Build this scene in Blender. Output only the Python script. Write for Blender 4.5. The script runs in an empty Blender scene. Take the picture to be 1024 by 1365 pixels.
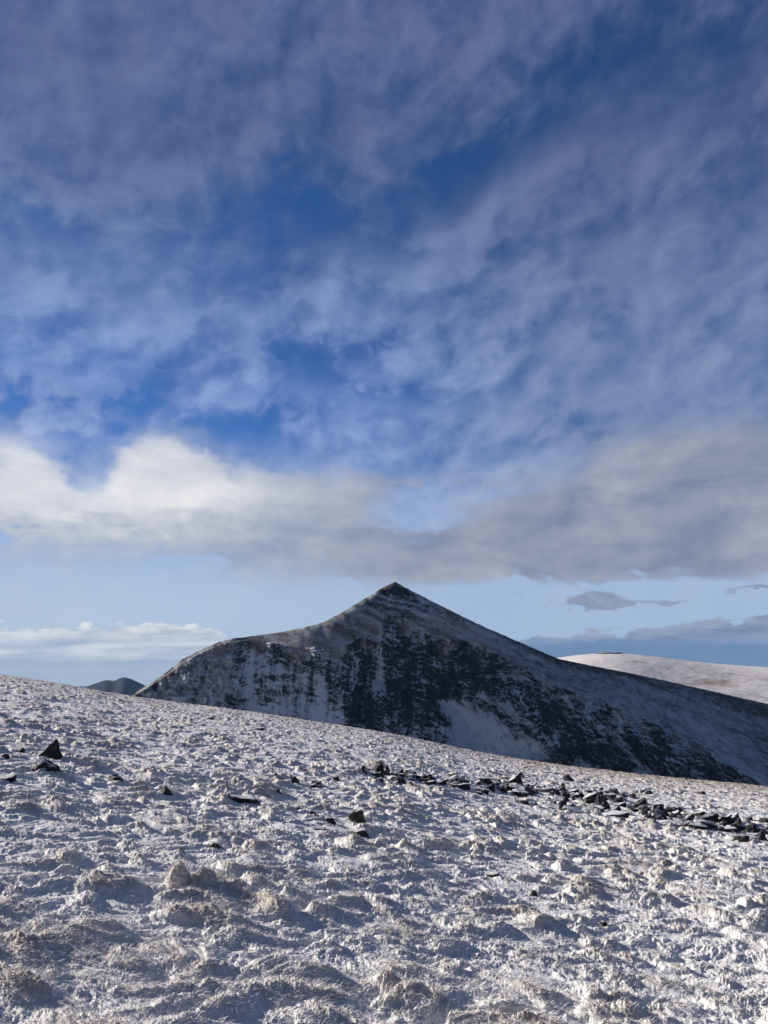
import bpy, bmesh, math, random
import numpy as np
from mathutils import Vector, Matrix

SC = bpy.context.scene
COL = SC.collection
R = math.radians

# ------------------------------------------------------------------ camera
EYE = 1.6
PITCH = 10.0
cam = bpy.data.cameras.new("camera")
cam.sensor_fit = 'VERTICAL'
cam.sensor_height = 36.0
cam.lens = 36.0 * 1031.0 / 1365.0
cam.clip_start = 0.05
cam.clip_end = 300000
camo = bpy.data.objects.new("camera", cam)
camo.location = (0, 0, EYE)
camo.rotation_euler = (R(90 + PITCH), 0, 0)
COL.objects.link(camo)
SC.camera = camo


def bearing(px, py):
    """compass bearing (radians right of +Y) and elevation of a sighting on the photograph"""
    x = (px - 512.0) / 1031.0
    v = (682.5 - py) / 1031.0
    c, s = math.cos(R(PITCH)), math.sin(R(PITCH))
    X, Y, Z = x, c - v * s, s + v * c
    return math.atan2(X, Y), math.atan2(Z, math.hypot(X, Y))


# ------------------------------------------------------------------ light
SUN_AZ = R(-60)          # left of the view, a little beyond it
SUN_EL = R(17.5)
SC.view_settings.view_transform = 'Standard'
SC.view_settings.look = 'None'
SC.view_settings.gamma = 1
SC.view_settings.exposure = 0.65
sun = bpy.data.lights.new("sun", 'SUN')
sun.energy = 5.0
sun.angle = R(0.53)
sun.color = (1.0, 0.92, 0.82)
suno = bpy.data.objects.new("sun", sun)
sdir = Vector((math.sin(SUN_AZ) * math.cos(SUN_EL), math.cos(SUN_AZ) * math.cos(SUN_EL), math.sin(SUN_EL)))
suno.rotation_euler = (-sdir).to_track_quat('-Z', 'Y').to_euler()
suno.location = (-40, 20, 30)
COL.objects.link(suno)


# ------------------------------------------------------------------ node maths helper
class E:
    """a socket that can be computed with"""
    def __init__(self, nt, s):
        self.nt, self.s = nt, s

    def _m(self, op, *args, clamp=False):
        n = self.nt.nodes.new('ShaderNodeMath')
        n.operation = op
        n.use_clamp = clamp
        for i, a in enumerate((self,) + args):
            if isinstance(a, E):
                self.nt.links.new(a.s, n.inputs[i])
            else:
                n.inputs[i].default_value = float(a)
        return E(self.nt, n.outputs[0])

    def __add__(self, o): return self._m('ADD', o)
    __radd__ = __add__
    def __sub__(self, o): return self._m('SUBTRACT', o)
    def __rsub__(self, o): return (self * -1.0) + o
    def __mul__(self, o): return self._m('MULTIPLY', o)
    __rmul__ = __mul__
    def __truediv__(self, o): return self._m('DIVIDE', o)
    def __pow__(self, o): return self._m('POWER', o)
    def max(self, o): return self._m('MAXIMUM', o)
    def min(self, o): return self._m('MINIMUM', o)
    def clamp(self): return self._m('ADD', 0.0, clamp=True)
    def exp(self): return self._m('EXPONENT')

    def ss(self, a, b):
        """smoothstep from a to b"""
        n = self.nt.nodes.new('ShaderNodeMapRange')
        n.interpolation_type = 'SMOOTHSTEP'
        self.nt.links.new(self.s, n.inputs['Value'])
        n.inputs['From Min'].default_value = a
        n.inputs['From Max'].default_value = b
        n.inputs['To Min'].default_value = 0
        n.inputs['To Max'].default_value = 1
        return E(self.nt, n.outputs['Result'])


def combine(nt, x, y, z):
    n = nt.nodes.new('ShaderNodeCombineXYZ')
    for i, a in enumerate((x, y, z)):
        if isinstance(a, E):
            nt.links.new(a.s, n.inputs[i])
        else:
            n.inputs[i].default_value = a
    return n.outputs[0]


def noise(nt, vec, scale, detail=6, rough=0.55, dist=0.0, lac=2.0, typ='FBM'):
    n = nt.nodes.new('ShaderNodeTexNoise')
    n.noise_type = typ
    if vec is not None:
        nt.links.new(vec, n.inputs['Vector'])
    n.inputs['Scale'].default_value = scale
    n.inputs['Detail'].default_value = detail
    n.inputs['Roughness'].default_value = rough
    n.inputs['Distortion'].default_value = dist
    n.inputs['Lacunarity'].default_value = lac
    return E(nt, n.outputs['Fac'])


def mixc(nt, fac, a, b):
    n = nt.nodes.new('ShaderNodeMix')
    n.data_type = 'RGBA'
    n.clamp_factor = True
    if isinstance(fac, E):
        nt.links.new(fac.s, n.inputs['Factor'])
    else:
        n.inputs['Factor'].default_value = fac
    for s, v in ((n.inputs[6], a), (n.inputs[7], b)):
        if isinstance(v, (tuple, list)):
            s.default_value = (*v, 1.0)
        else:
            nt.links.new(v, s)
    return n.outputs[2]


def attr(nt, name):
    n = nt.nodes.new('ShaderNodeAttribute')
    n.attribute_name = name
    return E(nt, n.outputs['Fac'])


# ------------------------------------------------------------------ sky with its clouds
SKY_STRENGTH = 0.06


def S(r, g, b):
    """a cloud brightness as the camera records it -> radiance in the sky's own units"""
    k = 1.0 / (2 ** SC.view_settings.exposure) / SKY_STRENGTH
    return tuple((((v / 255 + 0.055) / 1.055) ** 2.4) * k for v in (r, g, b))


def build_sky():
    w = bpy.data.worlds.new("World")
    SC.world = w
    w.use_nodes = True
    nt = w.node_tree
    nt.nodes.clear()
    out = nt.nodes.new('ShaderNodeOutputWorld')
    bg = nt.nodes.new('ShaderNodeBackground')
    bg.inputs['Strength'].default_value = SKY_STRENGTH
    nt.links.new(bg.outputs[0], out.inputs['Surface'])
    sky = nt.nodes.new('ShaderNodeTexSky')
    sky.sky_type = 'NISHITA'
    sky.sun_disc = False
    sky.sun_elevation = SUN_EL
    sky.sun_rotation = SUN_AZ
    sky.altitude = 4000
    sky.air_density = 1.0
    sky.dust_density = 0.1
    sky.ozone_density = 4.0
    tint = nt.nodes.new('ShaderNodeMix')
    tint.data_type = 'RGBA'
    tint.blend_type = 'MULTIPLY'
    tint.inputs['Factor'].default_value = 1.0
    tint.inputs[7].default_value = (0.52, 0.84, 1.12, 1)
    nt.links.new(sky.outputs[0], tint.inputs[6])
    skyc = tint.outputs[2]
    tc = nt.nodes.new('ShaderNodeTexCoord')
    sep = nt.nodes.new('ShaderNodeSeparateXYZ')
    nt.links.new(tc.outputs['Generated'], sep.inputs[0])
    x, y, z = (E(nt, sep.outputs[i]) for i in range(3))
    D = 180 / math.pi
    az = x._m('ARCTAN2', y) * D
    el = z._m('ARCSINE') * D

    def hump(p, sx, sy, AL, rot=0.0):
        """soft hump centred on a bearing; sx, sy half-widths in degrees"""
        a0, e0 = (v * D for v in bearing(*p))
        c_, s_ = math.cos(R(rot)), math.sin(R(rot))
        uv = []
        for k in ((c_ / sx, s_ / sx), (-s_ / sy, c_ / sy)):
            dt = nt.nodes.new('ShaderNodeVectorMath')
            dt.operation = 'DOT_PRODUCT'
            nt.links.new(AL, dt.inputs[0])
            dt.inputs[1].default_value = (k[0], k[1], -(k[0] * a0 + k[1] * e0))
            uv.append(E(nt, dt.outputs['Value']))
        r2 = uv[1]._m('MULTIPLY_ADD', uv[1], uv[0] * uv[0])
        pw = nt.nodes.new('ShaderNodeMath')
        pw.operation = 'POWER'
        pw.inputs[0].default_value = 0.36788
        nt.links.new(r2.s, pw.inputs[1])
        return E(nt, pw.outputs[0])

    # ---- high broken veil
    right = az.ss(-4.0, 16.0)
    t = el + (az - 2.0).max(0.0) * -0.22 + (az + 6.0).min(0.0) * -0.12      # cloud streets fan out to both sides
    v0 = combine(nt, az * 0.085, t * 0.112, 1.3)
    v1 = combine(nt, (az + 1.0) * 0.085, (t - 0.8) * 0.112, 1.3)
    big = noise(nt, v0, 0.60, 3, 0.5, 0.3)
    mid = noise(nt, v0, 1.9, 6, 0.50, 0.22)
    mido = noise(nt, v1, 1.9, 4, 0.50, 0.22)
    fine = noise(nt, v0, 6.0, 4, 0.52, 0.55)
    AL = combine(nt, az + (big - 0.5) * 12.0 + (mid - 0.5) * 9.0, el + (mid - 0.5) * 9.0 + (fine - 0.5) * 2.5, 1.0)
    cov = (big - 0.5) * 0.55 + (mid - 0.5) * 1.60 + (fine - 0.5) * 0.70 + 0.25
    for p, sx, sy, a, rot in (
        ((410, 285), 6.5, 2.8, -0.50, 0), ((300, 330), 6, 1.6, -0.28, -10), ((620, 215), 6.5, 2.4, -0.46, 24), ((760, 110), 9, 3.0, -0.34, 20), ((930, 60), 7, 3.0, -0.30, 20),
        ((590, 530), 6.5, 1.6, -0.50, -8), ((470, 495), 7, 1.3, -0.40, 5), ((300, 565), 9, 1.4, -0.46, 0), ((80, 550), 6, 0.8, -0.35, 0), ((30, 275), 7, 1.6, -0.28, -8),
        ((690, 460), 5, 1.0, -0.22, 15), ((870, 430), 7, 1.0, -0.25, 20), ((840, 300), 6, 1.2, -0.25, 22), ((560, 330), 3, 1.0, -0.25, 10), ((420, 400), 6, 1.4, -0.2, 0),
        ((690, 275), 5, 2.2, 0.50, 22), ((830, 340), 5, 2.2, 0.42, 15), ((930, 400), 8, 2.0, 0.42, 20), ((760, 225), 5, 1.2, 0.3, 25), ((880, 220), 8, 2.4, 0.28, 22), ((850, 540), 12, 3.0, 0.40, 5), ((40, 60), 8, 3.0, 0.2, -30), ((620, 300), 3.0, 1.2, 0.3, 25),
        ((100, 120), 9, 6.0, 0.20, 0), ((140, 190), 7, 3.0, 0.10, 0), ((60, 400), 8, 3.0, 0.26, -8), ((200, 440), 8, 2.0, 0.22, -5), ((585, 358), 3.6, 1.1, 0.48, 8), ((70, 522), 5, 1.0, 0.50, -6),
        ((520, 500), 2.2, 0.8, 0.45, 0), ((440, 430), 8, 1.6, 0.16, 5), ((660, 560), 9, 1.3, 0.25, -8), ((500, 30), 22, 4.0, 0.26, 0),
    ):
        cov = cov + hump(p, sx, sy, AL, rot) * a
    veil = cov.ss(-0.56, 0.66) * 0.90
    lit = ((mid - mido) * 1.9 + 0.44 + (fine - 0.5) * 0.55 + (cov - 0.2) * 0.40).clamp()
    highc = mixc(nt, lit, S(75, 89, 130), S(105, 120, 160))
    lowl = mixc(nt, lit, S(84, 112, 174), S(150, 174, 222))
    lowr = mixc(nt, lit, S(93, 116, 163), S(140, 156, 190))
    lowc = mixc(nt, right, lowl, lowr)
    lowc = mixc(nt, el.ss(16.5, 9.0), lowc, mixc(nt, lit, S(142, 162, 200), S(172, 188, 216)))
    vcol = mixc(nt, el.ss(17.0, 36.0), lowc, highc)
    c = mixc(nt, veil, skyc, vcol)

    # ---- pale air above the horizon
    pale = el.ss(15.0, 4.0) * 0.80
    c = mixc(nt, pale, c, mixc(nt, el.ss(2.0, 9.0), mixc(nt, az.ss(8.0, -16.0), S(168, 190, 217), S(186, 201, 220)), S(168, 189, 221)))

    # ---- heaped clouds, seen from the side
    dv = combine(nt, az * 0.06, el * 0.10, 0.4)
    dvo = combine(nt, (az + 1.3) * 0.06, (el - 0.9) * 0.10, 0.4)
    n1 = noise(nt, dv, 2.3, 6, 0.52, 0.3)
    n1o = noise(nt, dvo, 2.3, 4, 0.52, 0.3)
    n2 = noise(nt, dv, 8.0, 4, 0.55, 0.4)
    st = noise(nt, combine(nt, az * 0.035, el * 0.26, 7.4), 2.4, 6, 0.55, 0.4)
    AL = combine(nt, az + (n1 - 0.5) * 8.0 + (n2 - 0.5) * 2.2, el + (n1 - 0.5) * 5.0 + (n2 - 0.5) * 2.6 + (st - 0.5) * 2.0, 1.0)
    d = (n1 - 0.5) * 0.75 + (n2 - 0.5) * 0.34 + (st - 0.5) * 0.50 - 0.42
    for p, sx, sy, a in (
        ((205, 625), 4.0, 3.6, 0.80), ((310, 655), 5.0, 2.6, 0.55), ((130, 695), 14, 2.0, 0.6), ((20, 630), 4.2, 3.6, 0.8), ((360, 705), 9, 2.0, 0.60),
        ((620, 700), 8, 2.6, 0.34), ((820, 690), 10, 3.0, 0.85), ((1000, 640), 8, 4.0, 0.85),
        ((640, 752), 14, 1.1, 0.75), ((900, 745), 13, 1.9, 0.8), ((430, 768), 11, 1.5, 0.55), ((440, 650), 6, 1.8, 0.36),
        ((860, 590), 12, 2.0, 0.38), ((150, 735), 16, 1.3, 0.35), ((520, 720), 22, 2.6, 0.36), ((60, 735), 12, 1.6, 0.3), ((520, 640), 9, 2.4, 0.34), ((640, 640), 6, 1.6, 0.2), ((570, 725), 4, 0.6, -0.3),
        ((560, 690), 4.5, 1.1, -0.75), ((610, 605), 7.0, 1.4, -0.50), ((545, 660), 2.0, 0.8, -0.4), ((0, 712), 2.6, 0.7, -0.8), ((108, 610), 1.8, 2.2, -0.45),
        ((650, 655), 3.5, 0.8, -0.40), ((240, 755), 5.0, 0.5, -0.35), ((460, 600), 5.0, 1.4, -0.35),
    ):
        d = d + hump(p, sx, sy, AL) * a
    # the level underside, lifting to the left
    wob = (n2 - 0.5) * 1.2 + (n1 - 0.5) * 1.4 + (st - 0.5) * 2.0
    under = el + wob - az.ss(-8.0, -19.0) * 1.3 + az.ss(0.0, 12.0) * 0.25
    soft = az.ss(2.0, -14.0)
    b_hard = under.ss(4.1, 5.8)
    base = b_hard + soft * (under.ss(3.0, 7.6) - b_hard)
    heap = (d.ss(-0.30, 0.50) * 0.55 + d.ss(0.0, 0.34) * 0.45) * base * 0.95
    shine = ((n1 - n1o) * 2.2 + 0.36 + (n2 - 0.5) * 0.45 + (st - 0.5) * 0.6).clamp()
    dark = mixc(nt, shine, S(124, 135, 160), S(174, 177, 190))
    grey = mixc(nt, shine, S(152, 166, 190), S(194, 199, 208))
    white = mixc(nt, shine, S(205, 208, 216), S(246, 245, 243))
    sunny = ((hump((205, 632), 9.0, 3.3, AL) + hump((10, 630), 6.5, 3.0, AL)) * 1.4).clamp()
    leftg = az.ss(6.0, -12.0) * 0.75
    hc = mixc(nt, leftg, dark, grey)
    hc = mixc(nt, sunny, hc, white)
    c = mixc(nt, heap, c, hc)

    # ---- small dark cloud and streaks under the heaps
    n3 = noise(nt, combine(nt, az * 0.8, el * 1.5, 3.3), 1.0, 4, 0.6, 0.2)
    d3 = (n3 - 0.5) * 1.5 + (n2 - 0.5) * 0.6 - 0.42
    AL = combine(nt, az + (n3 - 0.5) * 2.2, el + (n3 - 0.5) * 0.9, 1.0)
    for p, sx, sy, a in (((790, 804), 2.3, 0.70, 1.0), ((800, 798), 1.5, 0.7, 0.5), ((1015, 783), 2.2, 0.22, 0.95), ((900, 802), 4, 0.2, 0.62), ((700, 790), 3, 0.2, 0.5)):
        d3 = d3 + hump(p, sx, sy, AL) * a
    c = mixc(nt, d3.ss(-0.06, 0.38) * el.ss(6.6, 5.6) * 0.85, c, mixc(nt, (n3 * 2.0 - 0.5).clamp(), S(116, 130, 156), S(150, 160, 182)))

    # ---- cloud bank lying along the horizon
    hv = combine(nt, az * 0.16, el * 0.34, 2.2)
    hvo = combine(nt, (az + 0.45) * 0.16, (el - 0.35) * 0.34, 2.2)
    b1 = noise(nt, hv, 3.2, 5, 0.52, 0.3)
    b1o = noise(nt, hvo, 3.2, 4, 0.52, 0.3)
    b2 = noise(nt, combine(nt, az * 0.07, el * 0.75, 5.0), 2.0, 5, 0.55, 0.4)
    left = az.ss(-8.5, -13.0)
    rgt = az.ss(5.0, 11.5)
    top = left * (1.85 + (az + 14.0).min(0.0) * 0.02) + rgt * (0.95 + (az - 12.0).max(0.0) * 0.10) - 0.15
    edge = top + (b1 - 0.5) * (2.4 + left * 0.8) - el
    bank = edge.ss(-0.05, 0.28) * 0.94
    rim = edge.ss(1.1, 0.1) * ((b1 - b1o) * 4.0 + 0.55).clamp()
    layers = (b2 * 2.4 - 0.6 + (b1 - 0.5) * 0.8).clamp()
    body = mixc(nt, left, mixc(nt, layers, S(98, 120, 154), S(140, 154, 180)), mixc(nt, layers, S(150, 166, 189), S(224, 226, 230)))
    rimc = mixc(nt, left, S(196, 204, 216), S(235, 235, 236))
    bc = mixc(nt, rim * (0.30 + left * 0.65), body, rimc)
    low = (el + left * 1.1).ss(0.75, 0.0)
    bc = mixc(nt, low * 0.8, bc, mixc(nt, left, S(88, 118, 155), S(164, 178, 198)))
    c = mixc(nt, bank, c, bc)
    # ---- unseen grey cloud added overhead and behind, to darken and neutralise the shade
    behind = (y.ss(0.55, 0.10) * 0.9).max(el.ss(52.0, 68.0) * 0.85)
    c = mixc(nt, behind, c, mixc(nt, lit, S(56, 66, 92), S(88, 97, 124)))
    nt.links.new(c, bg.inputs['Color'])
    w.cycles.sampling_method = 'MANUAL'
    w.cycles.sample_map_resolution = 512


build_sky()

# ------------------------------------------------------------------ numeric noise
_rng = np.random.RandomState(7)
PERM = np.concatenate([_rng.permutation(512)] * 3).astype(np.int32)
GRAD = np.stack([np.cos(np.arange(16) * math.pi / 8), np.sin(np.arange(16) * math.pi / 8)], 1).astype(np.float32)
RND = _rng.rand(4, 512).astype(np.float32)


def perlin(x, y, seed=0):
    xi = np.floor(x); yi = np.floor(y)
    fx = (x - xi).astype(np.float32); fy = (y - yi).astype(np.float32)
    xi = xi.astype(np.int64) & 511; yi = yi.astype(np.int64) & 511
    u = fx * fx * fx * (fx * (fx * 6 - 15) + 10)
    v = fy * fy * fy * (fy * (fy * 6 - 15) + 10)

    def g(a, b, dx, dy):
        h = PERM[PERM[((xi + a) & 511) + (seed % 500)] + ((yi + b) & 511)] & 15
        return GRAD[h, 0] * dx + GRAD[h, 1] * dy
    n00 = g(0, 0, fx, fy); n10 = g(1, 0, fx - 1, fy)
    n01 = g(0, 1, fx, fy - 1); n11 = g(1, 1, fx - 1, fy - 1)
    a = n00 + u * (n10 - n00); b = n01 + u * (n11 - n01)
    return (a + v * (b - a)) * 1.5


def fbm(x, y, octv=5, gain=0.5, seed=0, ridged=False):
    t = 0.0; amp = 1.0; tot = 0.0
    for i in range(octv):
        n = perlin(x + 17.3 * i, y - 9.1 * i, seed + i * 13)
        if ridged:
            n = 1 - 2 * np.abs(n)
        t = t + amp * n; tot += amp
        amp *= gain; x = x * 2.03; y = y * 2.03
    return t / tot


def cells(x, y, seed=0):
    """distance to the nearest scattered point, its random value"""
    xi = np.floor(x).astype(np.int64); yi = np.floor(y).astype(np.int64)
    best = np.full(x.shape, 9.0, np.float32); val = np.zeros(x.shape, np.float32)
    for a in (-1, 0, 1):
        for b in (-1, 0, 1):
            h = PERM[PERM[((xi + a) & 511) + seed] + ((yi + b) & 511)]
            dx = (xi + a + 0.15 + 0.7 * RND[0, h] - x).astype(np.float32)
            dy = (yi + b + 0.15 + 0.7 * RND[1, h] - y).astype(np.float32)
            d = dx * dx + dy * dy
            m = d < best
            best = np.where(m, d, best); val = np.where(m, RND[2, h], val)
    return np.sqrt(best), val


def sstep(a, b, x):
    t = np.clip((x - a) / (b - a), 0, 1)
    return t * t * (3 - 2 * t)


# ------------------------------------------------------------------ mesh helpers
def grid_mesh(name, P, wrap=False, attrs=None, smooth=True):
    """P: (rows, cols, 3) -> one mesh of quads"""
    n, m = P.shape[:2]
    idx = np.arange(n * m, dtype=np.int32).reshape(n, m)
    if wrap:
        idx = np.concatenate([idx, idx[:, :1]], 1)
    q = np.stack([idx[:-1, :-1], idx[:-1, 1:], idx[1:, 1:], idx[1:, :-1]], -1).reshape(-1, 4)
    me = bpy.data.meshes.new(name)
    me.vertices.add(n * m)
    me.vertices.foreach_set('co', P.astype(np.float32).ravel())
    me.loops.add(q.size)
    me.loops.foreach_set('vertex_index', q.ravel())
    me.polygons.add(len(q))
    me.polygons.foreach_set('loop_start', np.arange(0, q.size, 4, dtype=np.int32))
    me.polygons.foreach_set('use_smooth', np.full(len(q), smooth))
    for k, v in (attrs or {}).items():
        a = me.attributes.new(k, 'FLOAT', 'POINT')
        a.data.foreach_set('value', v.astype(np.float32).ravel())
    me.update(calc_edges=True)
    return me


def link(name, me, mat, kind=None, label=None, cat=None, group=None):
    o = bpy.data.objects.new(name, me)
    COL.objects.link(o)
    if mat and not me.materials:
        me.materials.append(mat)
    if kind: o['kind'] = kind
    if label: o['label'] = label
    if cat: o['category'] = cat
    if group: o['group'] = group
    return o


def material(name):
    m = bpy.data.materials.new(name)
    m.use_nodes = True
    nt = m.node_tree
    b = nt.nodes['Principled BSDF']
    return m, nt, b


def objcoord(nt):
    return nt.nodes.new('ShaderNodeTexCoord').outputs['Object']


def add_bump(nt, b, h, strength, dist):
    n = nt.nodes.new('ShaderNodeBump')
    n.inputs['Strength'].default_value = strength
    n.inputs['Distance'].default_value = dist
    nt.links.new(h.s, n.inputs['Height'])
    nt.links.new(n.outputs[0], b.inputs['Normal'])


# ------------------------------------------------------------------ materials
def ground_material():
    m, nt, b = material("snowy_moor")
    co = objcoord(nt)
    sn, dry = attr(nt, 'snow'), attr(nt, 'dry')
    f1 = noise(nt, co, 14.0, 6, 0.65)
    f2 = noise(nt, co, 70.0, 4, 0.7)
    f3 = noise(nt, co, 2.2, 4, 0.6)
    k = sn + (f1 - 0.5) * 0.9 + (f2 - 0.5) * 0.75
    k = k.ss(0.22, 0.78)
    grass = mixc(nt, f3.ss(0.35, 0.65), (0.54, 0.50, 0.445), (0.67, 0.64, 0.595))
    grass = mixc(nt, dry, grass, (0.42, 0.355, 0.30))
    grass = mixc(nt, (f2 - 0.52).ss(0.0, 0.16) * 0.5, grass, (0.26, 0.215, 0.17))
    snow = mixc(nt, f1, (0.78, 0.79, 0.81), (0.90, 0.90, 0.90))
    nt.links.new(mixc(nt, k, grass, snow), b.inputs['Base Color'])
    b.inputs['Roughness'].default_value = 0.85
    b.inputs['Specular IOR Level'].default_value = 0.2
    add_bump(nt, b, f2 * 0.6 + f1, 0.9, 0.02)
    return m


def blade_material():
    m, nt, b = material("frosted_grass")
    t = attr(nt, 'tint')
    c = mixc(nt, t, (0.60, 0.55, 0.49), (0.88, 0.87, 0.86))
    nt.links.new(c, b.inputs['Base Color'])
    b.inputs['Roughness'].default_value = 0.8
    b.inputs['Specular IOR Level'].default_value = 0.2
    return m


def rock_material(name, dark, light, snowy=0.5):
    m, nt, b = material(name)
    co = objcoord(nt)
    f1 = noise(nt, co, 5.0, 8, 0.65)
    f2 = noise(nt, co, 28.0, 5, 0.7)
    geo = nt.nodes.new('ShaderNodeNewGeometry')
    sep = nt.nodes.new('ShaderNodeSeparateXYZ')
    nt.links.new(geo.outputs['Normal'], sep.inputs[0])
    up = E(nt, sep.outputs[2])
    base = mixc(nt, f1.ss(0.35, 0.7), dark, light)
    lich = (f2 - 0.56).ss(0.0, 0.08) * 0.5
    base = mixc(nt, lich, base, tuple(v * 2.0 for v in light))
    oi = nt.nodes.new('ShaderNodeObjectInfo')
    rnd = E(nt, oi.outputs['Random'])
    k = (up + (f1 - 0.5) * 0.8 + (f2 - 0.5) * 0.6 + rnd * 0.35 - 0.2).ss(1.02 - snowy * 0.4, 1.14 - snowy * 0.4)
    nt.links.new(mixc(nt, k, base, (0.74, 0.76, 0.80)), b.inputs['Base Color'])
    b.inputs['Roughness'].default_value = 0.75
    add_bump(nt, b, f1 + f2 * 0.5, 0.9, 0.05)
    return m


def mountain_material():
    m, nt, b = material("mountain_rock_and_snow")
    co = objcoord(nt)
    sn, gr = attr(nt, 'snow'), attr(nt, 'grass')
    f1 = noise(nt, co, 0.10, 7, 0.68)
    f2 = noise(nt, co, 0.45, 5, 0.7)
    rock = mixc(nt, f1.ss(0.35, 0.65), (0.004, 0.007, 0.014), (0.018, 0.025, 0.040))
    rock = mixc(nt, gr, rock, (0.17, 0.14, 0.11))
    snow = mixc(nt, gr, (0.52, 0.60, 0.70), (0.47, 0.48, 0.49))  # blue of the shaded face is put into the snow and rock colours
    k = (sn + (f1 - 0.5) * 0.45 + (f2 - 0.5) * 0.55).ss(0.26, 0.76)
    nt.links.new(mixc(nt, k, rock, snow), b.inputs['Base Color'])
    b.inputs['Roughness'].default_value = 0.9
    b.inputs['Specular IOR Level'].default_value = 0.15
    add_bump(nt, b, f1 + f2 * 0.5, 0.8, 2.0)
    return m


def hill_material():
    m, nt, b = material("snowy_hill_grass")
    co = objcoord(nt)
    mp = nt.nodes.new('ShaderNodeMapping')
    mp.inputs['Scale'].default_value = (0.6, 1.0, 2.0)
    nt.links.new(co, mp.inputs[0])
    f1 = noise(nt, mp.outputs[0], 0.006, 9, 0.62, 0.3)
    f2 = noise(nt, mp.outputs[0], 0.05, 6, 0.7)
    c = mixc(nt, ((f1 - 0.5) * 2.4 + (f2 - 0.5) * 1.3 + 0.80).ss(0.25, 0.85), (0.33, 0.26, 0.19), (0.74, 0.72, 0.71))
    nt.links.new(c, b.inputs['Base Color'])
    b.inputs['Roughness'].default_value = 0.9
    add_bump(nt, b, f2 + f1, 0.7, 3.0)
    return m


def far_material():
    m, nt, b = material("heather_hill_hazed")
    f = noise(nt, objcoord(nt), 0.002, 6, 0.6)
    nt.links.new(mixc(nt, f, (0.008, 0.016, 0.036), (0.018, 0.026, 0.045)), b.inputs['Base Color'])  # heather, with cloud shade and blue distance haze put into its colour
    b.inputs['Roughness'].default_value = 0.95
    b.inputs['Specular IOR Level'].default_value = 0.05
    return m


def sea_material():
    m, nt, b = material("sea_water")
    b.inputs['Base Color'].default_value = (0.015, 0.04, 0.08, 1)
    b.inputs['Roughness'].default_value = 0.35
    f = noise(nt, objcoord(nt), 0.02, 5, 0.6)
    add_bump(nt, b, f, 0.4, 4.0)
    return m


# ------------------------------------------------------------------ the near slope
SKYLINE = [(0, 897), (60, 907), (120, 918), (180, 928), (240, 936), (300, 943), (370, 953), (440, 964), (512, 975), (570, 987),
           (620, 998), (680, 1009), (740, 1018), (800, 1025), (850, 1031), (920, 1038), (1024, 1047)]
_sb = np.array([bearing(*p) for p in SKYLINE])
_ex = np.linspace(-math.pi, math.pi, 721)
_plane = 0.150 * np.sin(_ex) + 0.072 * np.cos(_ex)
_meas = np.interp(_ex, _sb[:, 0], np.tan(-_sb[:, 1]) - 0.0352)
_in = sstep(R(33), R(26.5), np.abs(_ex))
_meas = np.where(_ex < _sb[0, 0], _meas[np.searchsorted(_ex, _sb[0, 0])] + 0.155 * (_ex - _sb[0, 0]), _meas)
_meas = np.where(_ex > _sb[-1, 0], _meas[np.searchsorted(_ex, _sb[-1, 0]) - 1] + 0.10 * (_ex - _sb[-1, 0]), _meas)
_slope = _plane * (1 - _in) + _meas * _in
_kern = np.hanning(13); _kern /= _kern.sum()
_slope = np.convolve(np.concatenate([_slope[-7:-1], _slope, _slope[1:7]]), _kern, 'valid')


def ground_base(x, y):
    r = np.hypot(x, y)
    a = np.arctan2(x, y)
    s = np.interp(a, _ex, _slope)
    z = -s * r - 1.6e-4 * r * r - 20.0 * (r / 220.0) ** 4
    lim = -330.0
    return np.where(z < lim + 60, lim + 60 * np.exp(np.clip((z - lim - 60) / 60, -40, 0)), z)


def ground_relief(x, y):
    """tussocks and hollows; also returns how much the spot is a crest"""
    r = np.hypot(x, y)
    wx = x + 0.22 * perlin(x * 1.3, y * 1.3, 3) + 0.07 * perlin(x * 4.1, y * 4.1, 4)
    wy = y + 0.22 * perlin(x * 1.3, y * 1.3, 5) + 0.07 * perlin(x * 4.1, y * 4.1, 6)
    big = fbm(x * 0.40, y * 0.40, 3, 0.5, 20)
    d1, v1 = cells(wx * 2.0, wy * 2.4, 11)
    d2, v2 = cells(wx * 3.9, wy * 4.6, 12)
    d3, v3 = cells(wx * 8.0, wy * 9.0, 14)
    patch = sstep(-0.35, 0.35, fbm(x * 0.6, y * 0.6, 2, 0.5, 31))
    t1 = np.clip(1 - (d1 / 0.66) ** 2, 0, 1) ** 1.5 * np.clip(v1 * 1.7 - 0.6, 0, 1)
    t2 = np.clip(1 - (d2 / 0.64) ** 2, 0, 1) ** 1.4 * np.clip(v2 * 1.5 - 0.4, 0, 1)
    t3 = np.clip(1 - (d3 / 0.65) ** 2, 0, 1) * v3
    near = np.clip(1.5 - r / 40, 0, 1)
    f = fbm(wx * 5, wy * 5, 4, 0.6, 41)
    fine = fbm(wx * 24, wy * 24, 3, 0.65, 51) * near
    rid = fbm(wx * 2.6, wy * 3.2, 4, 0.6, 61, True)
    tuss = np.clip(t1 + 0.8 * t2 + 0.4 * t3, 0, 1)
    h = 0.075 * big + 0.058 * t1 * (0.4 + 0.7 * patch) + 0.058 * t2 * (0.5 + 0.8 * patch) + 0.017 * t3 * (0.3 + patch)
    h = h + 0.026 * f + (0.005 + 0.018 * tuss) * fine + 0.006 * fbm(wx * 55, wy * 55, 2, 0.7, 57) * np.clip(1.6 - r / 9, 0, 1) + 0.025 * rid
    crest = 0.75 * t1 + 0.55 * t2 + 0.35 * t3 + 0.55 * f + 0.4 * rid - 0.12 + 0.3 * (patch - 0.5)
    fade = 1 - sstep(150, 400, r)
    return h * fade, crest


MOUNDS = []      # (x, y, height, radius) larger hummocks


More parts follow.
